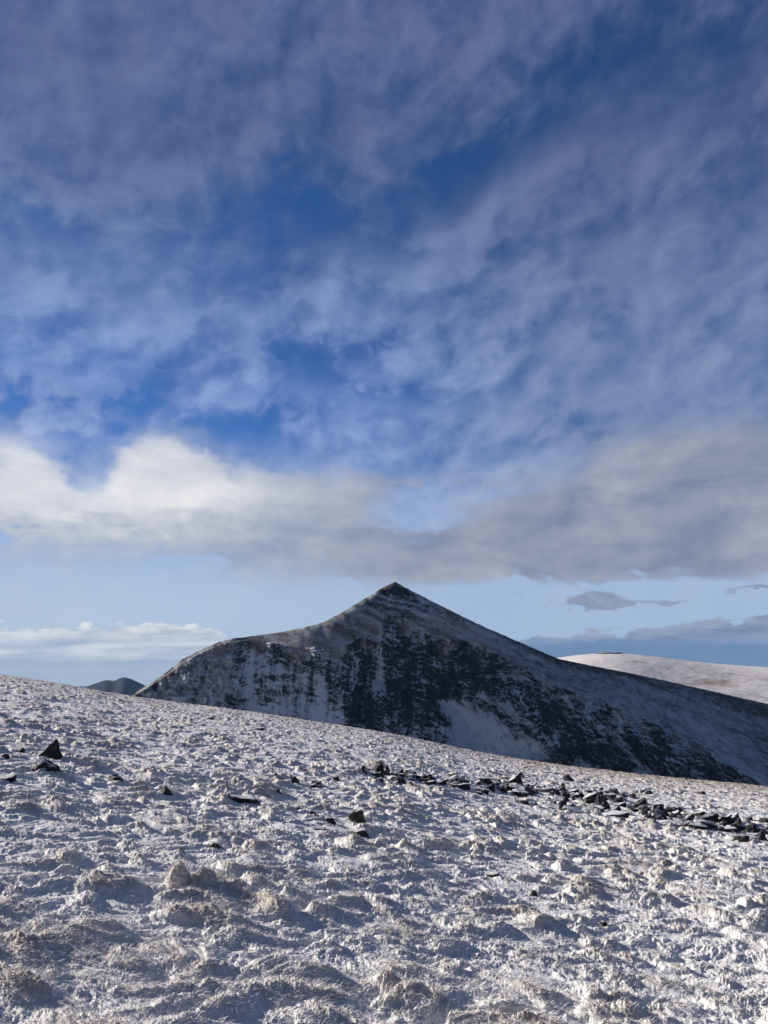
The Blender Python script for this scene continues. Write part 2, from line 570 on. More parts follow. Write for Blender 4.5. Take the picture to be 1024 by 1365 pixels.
def ground_z(x, y):
    x = np.atleast_1d(np.asarray(x, float)); y = np.atleast_1d(np.asarray(y, float))
    h, _ = ground_relief(x, y)
    z = ground_base(x, y) + h
    for mx, my, mh, mr in MOUNDS:
        z = z + mh * np.exp(-((x - mx) ** 2 + (y - my) ** 2) / mr ** 2)
    return z


def sight(px, py, rough=False):
    """where the sight line towards a photographed spot meets the slope"""
    a, e = bearing(px, py)
    r = np.concatenate([np.arange(1.5, 40, 0.02), np.arange(40, 140, 0.05)])
    x, y = r * math.sin(a), r * math.cos(a)
    g = ground_z(x, y) if rough else ground_base(x, y) + 0.08
    ray = EYE + r * math.tan(e)
    i = int(np.argmax(g >= ray)) if (g >= ray).any() else len(r) - 1
    return float(x[i]), float(y[i]), float(r[i])


def build_ground():
    fine = np.linspace(R(-37), R(37), 1560)
    coarse = np.linspace(R(37), R(323), 150)[1:-1]
    az = np.concatenate([fine, coarse])
    rr = [0.05, 0.2, 0.4, 0.7, 1.0, 1.3]
    r = 1.5
    while r < 112:
        rr.append(r); r += min((0.0030 if r < 14 else 0.0042) * r, 0.125)
    while r < 3500:
        rr.append(r); r *= 1.045
    rr = np.array(rr)
    A, Rr = np.meshgrid(az, rr)
    X, Y = Rr * np.sin(A), Rr * np.cos(A)
    h, crest = ground_relief(X, Y)
    Z = ground_base(X, Y) + h
    for mx, my, mh, mr in MOUNDS:
        Z = Z + mh * np.exp(-((X - mx) ** 2 + (Y - my) ** 2) / mr ** 2)
    dry = sstep(18, 70, Rr) * (0.35 + 0.65 * sstep(-8, 25, X)) + 0.12 * fbm(X * 0.15, Y * 0.15, 3, 0.5, 77)
    snow = 0.82 - 0.43 * crest + 0.25 * fbm(X * 0.8, Y * 0.8, 3, 0.5, 88) - 0.24 * dry
    me = grid_mesh("ground", np.stack([X, Y, Z], -1), True, {'snow': snow, 'dry': np.clip(dry, 0, 1)})
    return link("ground", me, ground_material(), kind='structure')


# ------------------------------------------------------------------ the mountain across the valley
RIDGE = [(60, 1000), (120, 962), (150, 943), (178, 925), (200, 911), (222, 897), (240, 881), (262, 868), (285, 858), (310, 851), (345, 846), (375, 842),
         (405, 836), (430, 829), (452, 818), (470, 807), (490, 795), (510, 783), (522, 776.5), (528, 775.5), (540, 782), (560, 793), (590, 808),
         (620, 823), (650, 837), (680, 850), (710, 863), (745, 878), (800, 889), (870, 903), (950, 921), (1024, 938), (1100, 957), (1200, 985), (1300, 1012)]
EDGE = [(60, 1004), (178, 928), (222, 901), (262, 873), (300, 857), (330, 853), (360, 856), (400, 864), (450, 868), (480, 850), (526, 815), (560, 838), (600, 850), (640, 858),
        (680, 880), (720, 905), (770, 925), (820, 942), (880, 968), (940, 995), (1000, 1030), (1060, 1062), (1150, 1105), (1300, 1170)]


def poly_dist(px, py, pts):
    d = np.full(px.shape, 1e9)
    for (x0, y0), (x1, y1) in zip(pts[:-1], pts[1:]):
        vx, vy = x1 - x0, y1 - y0
        t = np.clip(((px - x0) * vx + (py - y0) * vy) / (vx * vx + vy * vy), 0, 1)
        d = np.minimum(d, np.hypot(px - x0 - t * vx, py - y0 - t * vy))
    return d


def inside(px, py, poly, soft):
    """soft mask of a polygon"""
    c = np.zeros(px.shape, bool)
    n = len(poly)
    for i in range(n):
        (x0, y0), (x1, y1) = poly[i], poly[(i + 1) % n]
        c ^= ((y0 > py) != (y1 > py)) & (px < (x1 - x0) * (py - y0) / ((y1 - y0) or 1e-9) + x0)
    d = poly_dist(px, py, poly + [poly[0]])
    return np.where(c, np.clip(0.5 + d / soft, 0, 1), np.clip(0.5 - d / soft, 0, 1))


def build_mountain():
    nc = 1150
    px = np.linspace(70, 1240, nc)
    rid = np.array(RIDGE, float); edg = np.array(EDGE, float)
    py0 = np.interp(px, rid[:, 0], rid[:, 1])
    k = np.hanning(5); k /= k.sum()
    py1 = np.maximum(np.interp(px, edg[:, 0], edg[:, 1]), py0 + 2.5)
    py1 = np.convolve(np.pad(py1, 12, 'edge'), np.hanning(25) / np.hanning(25).sum(), 'valid')
    py1 = np.maximum(py1, py0 + 2.0)
    py2 = np.maximum(1085.0, py1 + 60)                       # lower than the near slope lets one see
    R0 = np.interp(px, [60, 180, 300, 420, 526, 640, 760, 1024, 1240], [1080, 1120, 1200, 1225, 1340, 1350, 1430, 1500, 1500])
    R0 = np.convolve(np.pad(R0, 60, 'edge'), np.hanning(121) / np.hanning(121).sum(), 'valid')
    nu, nf, nb = 110, 430, 40
    ang = lambda a, b: bearing(a, b)
    V = np.vectorize(bearing)
    run1 = R0 * (py1 - py0) / 1031 / (0.50 + 0.35 * np.exp(-((px - 530) / 70.0) ** 2))
    R1 = R0 - run1
    R2 = R1 - R1 * (py2 - py1) / 1031 / 1.15
    P, QX, QY, T = [], [], [], []
    for j in range(nb):                                      # the far side, out of sight
        t = 1 - j / nb
        a, e = V(px, py0)
        r = R0 + 700 * t
        z = EYE + R0 * np.tan(e) - 700 * t * 0.62 - 14 * t * (1 - t)
        P.append(np.stack([r * np.sin(a), r * np.cos(a), z], -1)); QX.append(px); QY.append(py0 - 0.0); T.append(np.full(nc, -t))
    for j in range(nu):
        t = j / nu
        py = py0 + (py1 - py0) * t
        r = R0 + (R1 - R0) * (t ** 0.9)
        a, e = V(px, py)
        P.append(np.stack([r * np.sin(a), r * np.cos(a), EYE + r * np.tan(e)], -1)); QX.append(px); QY.append(py); T.append(np.full(nc, t))
    for j in range(nf + 1):
        t = j / nf
        py = py1 + (py2 - py1) * t
        r = R1 + (R2 - R1) * (0.75 * t + 0.25 * t * t)
        a, e = V(px, py)
        P.append(np.stack([r * np.sin(a), r * np.cos(a), EYE + r * np.tan(e)], -1)); QX.append(px); QY.append(py); T.append(np.full(nc, 1 + t))
    P, QX, QY, T = np.array(P), np.array(QX), np.array(QY), np.array(T)
    X, Z = P[..., 0], P[..., 2]
    # --- relief: ribs, buttresses and gullies, moved along the sight line so that every spot keeps its bearing
    cliff = sstep(0.93, 1.12, T + 0.16 * fbm(X / 18, Z / 18, 4, 0.6, 77) + 0.05 * np.sin(X / 9))
    upper = sstep(0.0, 0.15, T) * (1 - cliff)
    rightslope = sstep(600, 700, QX)
    wx = X + 12 * fbm(X / 45, Z / 45, 4, 0.55, 501)
    wz = Z + 9 * fbm(X / 40, Z / 40, 4, 0.55, 531) + 0.22 * X
    ribs = fbm(wx / 34, wz / 120, 5, 0.58, 100, True)
    slabs = fbm((wx * 0.9 + wz * 0.35) / 22, (wz - 0.35 * wx) / 34, 5, 0.6, 140, True)
    lumps = fbm(X / 90, Z / 90, 4, 0.5, 120)
    led = wz / 11 + 1.3 * fbm(wx / 30, wz / 30, 4, 0.6, 160)
    fr = led - np.floor(led)
    ledges = (sstep(0.0, 0.75, fr) - fr) * (0.5 + fbm(wx / 25, wz / 25, 3, 0.5, 171))
    butt = 1.0 * np.exp(-(poly_dist(QX, QY, [(520, 830), (540, 900), (575, 960), (600, 1010)]) / 26) ** 2)
    butt += 0.8 * np.exp(-(poly_dist(QX, QY, [(640, 862), (690, 920), (735, 1000)]) / 20) ** 2)
    butt += 0.55 * np.exp(-(poly_dist(QX, QY, [(770, 930), (815, 1010)]) / 16) ** 2)
    butt += 0.5 * np.exp(-(poly_dist(QX, QY, [(850, 962), (900, 1030)]) / 15) ** 2)
    butt += 0.55 * np.exp(-(poly_dist(QX, QY, [(460, 872), (470, 960)]) / 15) ** 2)
    butt += 0.35 * np.exp(-(poly_dist(QX, QY, [(310, 858), (316, 950)]) / 14) ** 2)
    gul = 1.0 * np.exp(-(poly_dist(QX, QY, [(572, 850), (592, 925), (650, 1010)]) / 20) ** 2)
    gul += 0.7 * np.exp(-(poly_dist(QX, QY, [(505, 850), (508, 905)]) / 11) ** 2)
    gul += 0.6 * np.exp(-(poly_dist(QX, QY, [(815, 945), (850, 1020)]) / 12) ** 2)
    QX0 = QX
    QX = QX + 15 * fbm(X / 30, Z / 30, 5, 0.6, 401); QY = QY + 10 * fbm(X / 30, Z / 30, 5, 0.6, 431)
    smoothsnow = inside(QX, QY, [(586, 930), (604, 932), (640, 945), (690, 975), (745, 1012), (640, 1012), (606, 990)], 16)
    leftface = inside(QX, QY, [(318, 868), (395, 872), (440, 890), (462, 960), (450, 985), (350, 985), (318, 940)], 24)
    rough = cliff * (1 - 0.85 * smoothsnow) * (1 - 0.8 * leftface)
    taper = sstep(1.0, 1.4, T)
    off = 30 * butt * taper - 30 * gul * taper + rough * (11 * ribs + 8 * slabs + 9.0 * ledges + 2.0 * fbm(wx / 6, wz / 6, 3, 0.6, 175)) + cliff * 14 * lumps
    streak = fbm((X * 0.45 + Z) / 16 + 0.4 * lumps, (X - 0.45 * Z) / 120, 4, 0.55, 180)
    cap = sstep(430, 500, QX) * (1 - sstep(570, 660, QX)) * sstep(840, 800, QY) * upper
    off = off + upper * (2.0 * streak + 3.0 * lumps) + cap * (4 * slabs + 6.0 * ledges)
    spur = sstep(325, 290, QX) * sstep(0.2, 1.0, T)
    off = off + spur * 5 * slabs
    rr = np.hypot(P[..., 0], P[..., 1])
    kk = 1 - off / rr
    P[..., 0] *= kk; P[..., 1] *= kk; P[..., 2] = EYE + (P[..., 2] - EYE) * kk
    # jagged skyline where rock stands out of it
    jag = np.exp(-np.abs(T - 0.0) * 14) * (T >= -0.2)
    P[..., 2] += jag * (3.5 * fbm(X / 9, X / 50, 3, 0.6, 190) * (sstep(340, 250, QX) + 0.3 * np.exp(-((QX - 535) / 45) ** 2) + 0.25) - 0.6 * (1 - 0))
    # --- where the snow lies: on whatever is flat enough to hold it
    du = np.gradient(P, axis=1); dv = np.gradient(P, axis=0)
    nn = np.cross(du, dv); nn /= np.linalg.norm(nn, axis=-1, keepdims=True) + 1e-9
    nz = np.abs(nn[..., 2])
    hold = nz - 0.62
    cov = 0.45 * np.ones_like(X)
    cov = cov + 0.17 * leftface
    dark1 = inside(QX, QY, [(455, 880), (540, 838), (585, 880), (590, 935), (612, 1010), (520, 1000), (470, 960)], 30)
    dark2 = inside(QX, QY, [(560, 845), (650, 860), (720, 910), (800, 950), (900, 1000), (1010, 1050), (780, 1050), (730, 985), (640, 930), (590, 905)], 26)
    cov = cov - 0.09 * dark1 * cliff - 0.10 * dark2 * cliff
    cov = cov + 0.30 * np.exp(-(poly_dist(QX, QY, [(505, 840), (512, 880), (500, 920)]) / 9) ** 2)
    cov = cov + 0.32 * np.exp(-(poly_dist(QX, QY, [(545, 790), (560, 830), (560, 860)]) / 8) ** 2)
    cov = cov + 0.34 * np.exp(-(poly_dist(QX, QY, [(815, 940), (835, 1000), (860, 1030)]) / 5) ** 2)
    cov = cov + 0.30 * np.exp(-(poly_dist(QX, QY, [(640, 930), (690, 950), (730, 990)]) / 7) ** 2)
    cov = cov + 0.25 * np.exp(-(poly_dist(QX, QY, [(645, 900), (700, 905)]) / 5) ** 2)
    vert = (1.0 + 0.35 * (QX < 575)) * fbm((X + 9 * lumps + 0.55 * Z * sstep(570, 690, QX)) / 9, (wz - 0.5 * X * sstep(570, 690, QX)) / 55, 5, 0.62, 210)
    horiz = fbm(wx / 34, wz / 8, 4, 0.62, 230)
    spots = fbm(wx / 11, wz / 9, 5, 0.65, 250)
    rn = random.Random(12)
    runs = np.zeros_like(X)
    for k in range(34):
        x0 = rn.uniform(322, 640) if k < 24 else rn.uniform(640, 960)
        y0 = np.interp(x0, edg[:, 0], edg[:, 1]) + rn.uniform(-4, 40)
        ln = rn.uniform(25, 90); wd = rn.uniform(1.2, 3.0)
        cx = x0 + (QY - y0) * (rn.uniform(-.12, .12) if k < 24 else rn.uniform(.35, .8))
        runs += (0.30 if rn.random() < .65 else -0.30) * np.exp(-((QX - cx) / wd) ** 2) * sstep(y0 - 5, y0 + 5, QY) * sstep(y0 + ln, y0 + ln * .5, QY)
    scliff = cov - 0.02 + 0.80 * hold + 0.34 * vert + 0.34 * horiz + 0.22 * spots + 0.30 * fbm(X / 55, Z / 45, 3, 0.5, 290) * (1 - leftface) + runs * (1 - 0.5 * leftface) - 0.10 * ribs * (1 - leftface)
    sfield = 0.74 + 0.34 * fbm((X + 0.55 * Z) / 7, (Z - 0.55 * X) / 60, 4, 0.6, 270) + 0.38 * spots
    scliff = scliff * (1 - smoothsnow) + sfield * smoothsnow
    supper = 0.50 + (0.42 - 0.26 * rightslope) * streak + 0.22 * spots + 0.12 * lumps + 0.04 * rightslope - 0.20 * rightslope * sstep(0.35, 0.0, T)
    scap = 0.42 + 0.5 * hold + 0.35 * horiz + 0.25 * spots + 0.25 * streak - 0.35 * sstep(800, 778, QY)
    supper = supper * (1 - cap) + scap * cap
    spurm = sstep(330, 300, QX)
    sspur = 0.44 + 0.38 * spots + 0.22 * slabs + 0.15 * vert - 0.25 * sstep(0.0, 1.0, 1 - np.clip((QY - np.interp(QX0, rid[:, 0], rid[:, 1])) / 18, 0, 1))
    scliff = scliff * (1 - spurm) + sspur * spurm
    snow = scliff * cliff + supper * (1 - cliff)
    grass = (1 - cliff) * (1 - cap) * (0.75 * (1 - rightslope) + 0.15 * rightslope)
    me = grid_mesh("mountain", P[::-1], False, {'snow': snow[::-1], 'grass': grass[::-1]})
    return link("mountain", me, mountain_material(), kind='structure')


def build_hill(name, ridge, dist, fall, depth, mat, seed, amp, back=0.3, nc=420, nr=200, smooth=17):
    """a farther hill: its ridge line, and slopes falling to both sides of it"""
    rid = np.array(ridge, float)
    px = np.linspace(rid[0, 0], rid[-1, 0], nc)
    py = np.interp(px, rid[:, 0], rid[:, 1])
    w = smooth
    py = np.convolve(np.pad(py, w // 2, 'edge'), np.hanning(w + 2)[1:-1] / np.hanning(w + 2)[1:-1].sum(), 'valid')
    a, e = np.vectorize(bearing)(px, py)
    t = np.linspace(-1, 1, nr)
    A, T = np.meshgrid(a, t)
    E0 = np.broadcast_to(e, A.shape)
    r = dist + np.where(T < 0, -T * depth, -T * depth)
    z = EYE + dist * np.tan(E0) - depth * np.abs(T) ** 1.25 * np.where(T > 0, fall, back)
    X, Y = r * np.sin(A), r * np.cos(A)
    s = 900.0 * dist / 2500.0
    n = fbm(X / s, Y / s, 6, 0.5, seed) * np.minimum(np.abs(T) * 5, 1) + 0.15 * fbm(X / s * 5, Y / s * 5, 4, 0.55, seed + 9)
    z = z + amp * n
    me = grid_mesh(name, np.stack([X, Y, z], -1)[::-1][:, ::-1])
    return link(name, me, mat, kind='structure')


build_ground()
build_mountain()
build_hill("snowy_hill", [(560, 905), (640, 892), (700, 883), (745, 876), (775, 872), (812, 870), (850, 872.5), (900, 879), (960, 885), (1024, 889), (1120, 894), (1300, 905)],
           2700, 0.21, 1300, hill_material(), 300, 15, smooth=41)
_fm = far_material()
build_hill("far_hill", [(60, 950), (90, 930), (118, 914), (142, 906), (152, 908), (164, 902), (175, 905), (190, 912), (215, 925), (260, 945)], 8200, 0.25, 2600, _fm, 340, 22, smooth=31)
sb = 15000.0
me = bpy.data.meshes.new("sea")
me.from_pydata([(-sb, -sb, -700), (sb, -sb, -700), (sb, sb, -700), (-sb, sb, -700)], [], [(0, 1, 2, 3)])
link("sea", me, sea_material(), kind='structure')


# ------------------------------------------------------------------ frosted grass
def blades_mesh(name, bx, by, bz, rnd, length, width, lean, wind=(0.0, 0.0), tint=None):
    n = len(bx)
    th = rnd.rand(n) * 2 * math.pi
    L = length * (0.5 + rnd.rand(n))
    ln = lean * (0.3 + 1.0 * rnd.rand(n))
    dx = np.cos(th) * np.sin(ln) + wind[0]; dy = np.sin(th) * np.sin(ln) + wind[1]; dz = np.cos(ln)
    sx, sy = -np.sin(th), np.cos(th)
    W = width * (0.6 + 0.8 * rnd.rand(n))
    P = np.zeros((n, 5, 3))
    base = np.stack([bx, by, bz], -1)
    d = np.stack([dx, dy, dz], -1)
    sd = np.stack([sx, sy, np.zeros(n)], -1)
    mid = base + d * (L * 0.55)[:, None]
    tip = base + d * L[:, None] + np.stack([dx * L * 0.45, dy * L * 0.45, -0.22 * L], -1)
    P[:, 0] = base - sd * W[:, None] * 0.5; P[:, 1] = base + sd * W[:, None] * 0.5
    P[:, 2] = mid - sd * W[:, None] * 0.38; P[:, 3] = mid + sd * W[:, None] * 0.38
    P[:, 4] = tip
    o = (np.arange(n) * 5)[:, None]
    f = np.concatenate([o + [0, 1, 3, 2], o + [2, 3, 4]], 1).astype(np.int32)
    me = bpy.data.meshes.new(name)
    me.vertices.add(n * 5); me.vertices.foreach_set('co', P.astype(np.float32).ravel())
    me.loops.add(f.size); me.loops.foreach_set('vertex_index', f.ravel())
    me.polygons.add(n * 2)
    ls = (np.arange(n) * 7)[:, None] + [0, 4]
    me.polygons.foreach_set('loop_start', ls.astype(np.int32).ravel())
    a = me.attributes.new('tint', 'FLOAT', 'POINT')
    a.data.foreach_set('value', np.repeat(rnd.rand(n) if tint is None else tint, 5).astype(np.float32))
    me.update(calc_edges=True)
    return me


BLADE = blade_material()


def build_grass(n=400000):
    rnd = np.random.RandomState(5)
    r = 2.6 * (30.0 / 2.6) ** (rnd.rand(n * 2) ** 0.85)
    a = R(-33) + R(66) * rnd.rand(n * 2)
    x, y = r * np.sin(a), r * np.cos(a)
    h, crest = ground_relief(x, y)
    keep = rnd.rand(n * 2) < np.clip(0.10 + 0.95 * crest, 0.01, 1)
    x, y, r, crest = x[keep][:n], y[keep][:n], r[keep][:n], crest[keep][:n]
    z = ground_z(x, y) - 0.006
    tint = np.clip(0.80 + 0.5 * (rnd.rand(len(x)) - 0.5) - 0.25 * (crest - 0.4), 0, 1)
    ln = np.full(len(x), 0.029); lean = np.full(len(x), 1.05)
    stalk = (rnd.rand(len(x)) < 0.012) & (crest > 0.25)              # a few longer dead stalks
    ln[stalk] = 0.075; lean[stalk] = 0.55; tint[stalk] = 0.25
    me = blades_mesh("frosted_grass", x, y, z, rnd, ln, 0.0034, lean, (0.16, -0.04), tint)
    me.materials.append(BLADE)
    return link("frosted_grass", me, None, kind='stuff', label='short frosted grass growing over the snowy slope', cat='grass')


build_grass()


def build_tussock(px, py, wpx, hpx, label, seed):
    rnd = np.random.RandomState(seed)
    x, y, r = sight(px, py)
    w, h = wpx / 1031 * r, hpx / 1031 * r * 0.74
    nu, nv = 40, 22
    U, V = np.meshgrid(np.linspace(0, 2 * math.pi, nu, endpoint=False), np.linspace(0, 1, nv))
    rad = 0.5 * w * np.sin(V * math.pi / 2) ** 0.8
    nx, ny = np.cos(U), np.sin(U)
    lump = 1 + 0.22 * fbm(nx * 1.3 + seed, ny * 1.3 + V * 2, 4, 0.6, seed)
    X, Y = rad * nx * lump, rad * ny * lump
    Z = h * (1.0 - V ** 1.6) * (1 + 0.25 * fbm(X / w * 5, Y / w * 5, 3, 0.6, seed + 3)) - 0.06 * V
    me = grid_mesh("grass_tussock", np.stack([X, Y, Z], -1), True, {'snow': 0.42 + 0.3 * fbm(X * 9, Y * 9, 3, 0.6, 8), 'dry': 0.0 * X})
    o = link("grass_tussock", me, bpy.data.materials["snowy_moor"], label=label, cat='grass tussock')
    o.location = (x, y, float(ground_z(x, y)[0]))
    k = 900
    i, j = rnd.randint(0, nv - 2, k), rnd.randint(0, nu, k)
    bm = blades_mesh("grass_blades", X[i, j], Y[i, j], Z[i, j] - 0.005, rnd, 0.042, 0.0034, 1.1, (0.25, -0.05), 0.45 + 0.55 * rnd.rand(k))
    b = bpy.data.objects.new("grass_blades", bm)
    bm.materials.append(BLADE)
    COL.objects.link(b)
    b.parent = o
    return o


build_tussock(238, 1171, 36, 38, 'left of two touching pale grass tussocks rising from the snow', 3)
build_tussock(272, 1173, 40, 30, 'right of two touching pale grass tussocks, the darker and lower one', 4)

# ------------------------------------------------------------------ rocks
ROCK = rock_material("dark_slate", (0.016, 0.017, 0.021), (0.060, 0.061, 0.066), 1.35)
ROCK_BARE = rock_material("bare_slate", (0.010, 0.011, 0.014), (0.042, 0.043, 0.048), 0.62)
ROCK_MOSS = rock_material("lichen_stone", (0.022, 0.022, 0.017), (0.08, 0.076, 0.055), 0.5)


def rock_mesh(kind, seed):
    """a broken stone of unit width, depth and height standing on z = 0"""
    rn = random.Random(seed)
    pts = []
    if kind == 'spike':
        for k in range(7):
            a = k / 7 * 2 * math.pi + rn.uniform(-.3, .3)
            pts.append((0.5 * math.cos(a) * rn.uniform(.8, 1.05), 0.5 * math.sin(a) * rn.uniform(.8, 1.05), rn.uniform(0, .12)))
        tx = rn.uniform(-.05, .28)
        pts += [(tx, 0, 1.0), (tx - rn.uniform(.1, .2), rn.uniform(-.1, .1), rn.uniform(.68, .8)), (tx + rn.uniform(.1, .17), rn.uniform(-.15, .1), rn.uniform(.45, .8)), (-.3, -.1, .4)]
    elif kind == 'slab':
        tilt = rn.uniform(-.35, .35)
        for z0 in (0.0, 1.0):
            for k in range(6):
                a = k / 6 * 2 * math.pi + rn.uniform(-.35, .35)
                x, y = 0.5 * math.cos(a) * rn.uniform(.75, 1.05), 0.5 * math.sin(a) * rn.uniform(.7, 1.05)
                pts.append((x, y, max(0, z0 * (0.75 + tilt * x * 1.2) + rn.uniform(-.08, .08))))
    elif kind == 'wedge':
        for k in range(6):
            a = k / 6 * 2 * math.pi + rn.uniform(-.3, .3)
            pts.append((0.5 * math.cos(a), 0.5 * math.sin(a), rn.uniform(0, .1)))
        e = rn.uniform(-.1, .2)
        pts += [(-.38, e, rn.uniform(.3, .6)), (rn.uniform(-.1, .05), e + .05, 1.0), (.33, e - .05, rn.uniform(.45, .85)), (.1, -.3, .5)]
    else:
        for k in range(13):
            a, b = rn.uniform(0, 2 * math.pi), rn.uniform(-.2, 1.3)
            q = rn.uniform(.85, 1.1)
            pts.append((0.5 * math.cos(a) * math.cos(b) * q, 0.5 * math.sin(a) * math.cos(b) * q, max(0, math.sin(b)) * q))
    bm = bmesh.new()
    vs = [bm.verts.new(p) for p in pts]
    bmesh.ops.convex_hull(bm, input=vs)
    bmesh.ops.delete(bm, geom=[v for v in bm.verts if not v.link_faces], context='VERTS')
    bmesh.ops.bevel(bm, geom=list(bm.edges), offset=0.025, segments=1, affect='EDGES')
    bmesh.ops.triangulate(bm, faces=[f for f in bm.faces if len(f.verts) > 4])
    bmesh.ops.subdivide_edges(bm, edges=[e for e in bm.edges if e.calc_length() > .2], cuts=2, use_grid_fill=True)
    bm.normal_update()
    for v in bm.verts:
        c = v.co
        d = 0.035 * math.sin(c.x * 11 + seed) * math.cos(c.y * 9 + c.z * 12 + seed * 2) + rn.uniform(-.012, .012)
        v.co = c + v.normal * d
    me = bpy.data.meshes.new("rock")
    bm.to_mesh(me); bm.free()
    return me


KINDS = ('spike', 'slab', 'wedge', 'block')
PROTO = {k: [rock_mesh(k, 100 * i + j * 7 + 3) for j in range(7)] for i, k in enumerate(KINDS)}
_first = {}
_rr = random.Random(21)


def rock(px, py, wpx, hpx, kind, label, mat=None, group=None, name="rock", rot=None, depth=None, var=None, tilt=0.0):
    """a stone whose foot is sighted at px, py; wpx, hpx its apparent width and height"""
    x, y, r = sight(px, py, True)
    w, h = wpx / 1031 * r, hpx / 1031 * r
    mat = mat or ROCK
    j = _rr.randrange(7) if var is None else var
    key = (kind, j, mat.name)
    if key not in _first:
        me = PROTO[kind][j] if not PROTO[kind][j].materials else PROTO[kind][j].copy()
        me.materials.clear(); me.materials.append(mat)
        o = bpy.data.objects.new(name, me)
        _first[key] = o
    else:
        o = _first[key].copy()
        o.name = name
    COL.objects.link(o)
    sink = 0.28
    dep = depth if depth is not None else w * _rr.uniform(.6, .95)
    o.scale = (w, dep, h / (1 - sink))
    az = math.atan2(x, y)
    o.rotation_euler = (_rr.uniform(-.12, .12), tilt + _rr.uniform(-.1, .1), -az + (_rr.uniform(-.5, .5) if rot is None else rot))
    yc = y + 0.35 * dep
    z = min(float(ground_z(x + dx * w, yc)[0]) for dx in (-.35, 0, .35))
    o.location = (x, yc, z - sink * h / (1 - sink))
    o['label'] = label; o['category'] = 'rock'
    if group: o['group'] = group
    elif 'group' in o: del o['group']
    return o


G1 = 'dark rocks breaking through the snow'
for args in (
    (62, 1009, 34, 26, 'spike', 'tall pointed dark rock, the highest at the far left of the slope', ROCK_BARE, G1, 0.0, 2),
    (54, 1026, 42, 17, 'wedge', 'low wedge shaped dark rock just in front of the tall pointed one', ROCK_BARE, G1, 0.1, 1),
    (27, 1003, 12, 8, 'block', 'small brownish stone just left of the tall pointed rock', ROCK_MOSS, G1, None, None),
    (4, 1011, 16, 8, 'wedge', 'dark stone cut off by the left edge, beside the pointed rock', ROCK_BARE, G1, None, None),
    (7, 1041, 18, 7, 'slab', 'flat dark stone by the left edge, below the wedge shaped rock', ROCK_BARE, G1, None, None),
    (149, 1041, 24, 8, 'wedge', 'low dark ridge of rock alone, right of the wedge shaped rock', ROCK_BARE, G1, None, None),
    (216, 1057, 26, 9, 'wedge', 'small dark triangular stone alone, left of the long pale slab', ROCK_BARE, G1, None, None),
    (318, 1071, 50, 12, 'slab', 'long flat slab with a pale sunlit top', ROCK_MOSS, G1, 0.1, None),
    (366, 1041, 32, 12, 'wedge', 'broad dark rock, leftmost of the pair left of the stone line', ROCK_BARE, G1, None, None),
    (392, 1044, 22, 11, 'spike', 'triangular dark rock touching the broad one at its right', ROCK_BARE, G1, None, None),
    (370, 1058, 14, 8, 'spike', 'little pointed stone in front of the broad dark rock', ROCK_BARE, G1, None, None),
    (422, 1050, 24, 10, 'block', 'snow dusted dark stone between the triangular rock and the stone line', ROCK, G1, None, None),
    (448, 1041, 12, 6, 'block', 'tiny dark stone just left of where the stone line begins', ROCK_BARE, G1, None, None),
    (390, 1075, 22, 8, 'slab', 'low dark stone above and left of the lichened boulder', ROCK, G1, None, None),
    (415, 1086, 28, 9, 'wedge', 'thin dark stone running up to the lichened boulder from the left', ROCK_BARE, G1, None, None),
    (440, 1098, 20, 9, 'block', 'black stone right beside the lichened boulder, at its left foot', ROCK_BARE, G1, None, None),
    (425, 1106, 22, 4, 'slab', 'thin sliver of dark rock lying below the black stone', ROCK_BARE, G1, None, None),
    (476, 1098, 28, 20, 'block', 'rounded greenish grey lichened boulder standing out of the snow', ROCK_MOSS, G1, 0.2, 3),
    (478, 1114, 30, 11, 'block', 'low lichened stone directly below the rounded boulder', ROCK_MOSS, G1, None, None),
    (238, 1134, 18, 7, 'wedge', 'small dark stone in the snow above the left grass tussock', ROCK_BARE, G1, None, None),
    (284, 1130, 22, 6, 'wedge', 'low dark stone in the snow above the right grass tussock', ROCK_BARE, G1, None, None),
    (713, 1195, 16, 9, 'spike', 'lone dark stone in the snow of the lower right slope', ROCK_BARE, G1, None, None),
    (657, 1170, 16, 4, 'slab', 'thin lone dark stone, left of and above the lone pointed one', ROCK_BARE, G1, None, None),
    (806, 1236, 14, 6, 'block', 'lone dark stone lowest on the right half of the slope', ROCK_BARE, G1, None, None),
    (936, 1059, 16, 6, 'block', 'brown stone alone on the dry grass beyond the stone line', ROCK_MOSS, G1, None, None),
    (908, 1058, 8, 4, 'spike', 'tiny dark stone just left of the brown stone beyond the line', ROCK_BARE, G1, None, None),
    (278, 958, 14, 4, 'slab', 'thin dark stone far up the slope below the mountain foot', ROCK_BARE, G1, None, None),
    (342, 972, 18, 4, 'slab', 'thin dark stone far up, right of the other far one', ROCK_BARE, G1, None, None),
    (646, 1170, 10, 3, 'slab', 'sliver of dark stone touching the thin lone stone', ROCK_BARE, G1, None, None),
):
    px, py, w, h, kind, label, mat, grp, rot, var = args
    rock(px, py, w * 1.08, h * 1.02, kind, label, mat, grp, rot=rot, var=var)

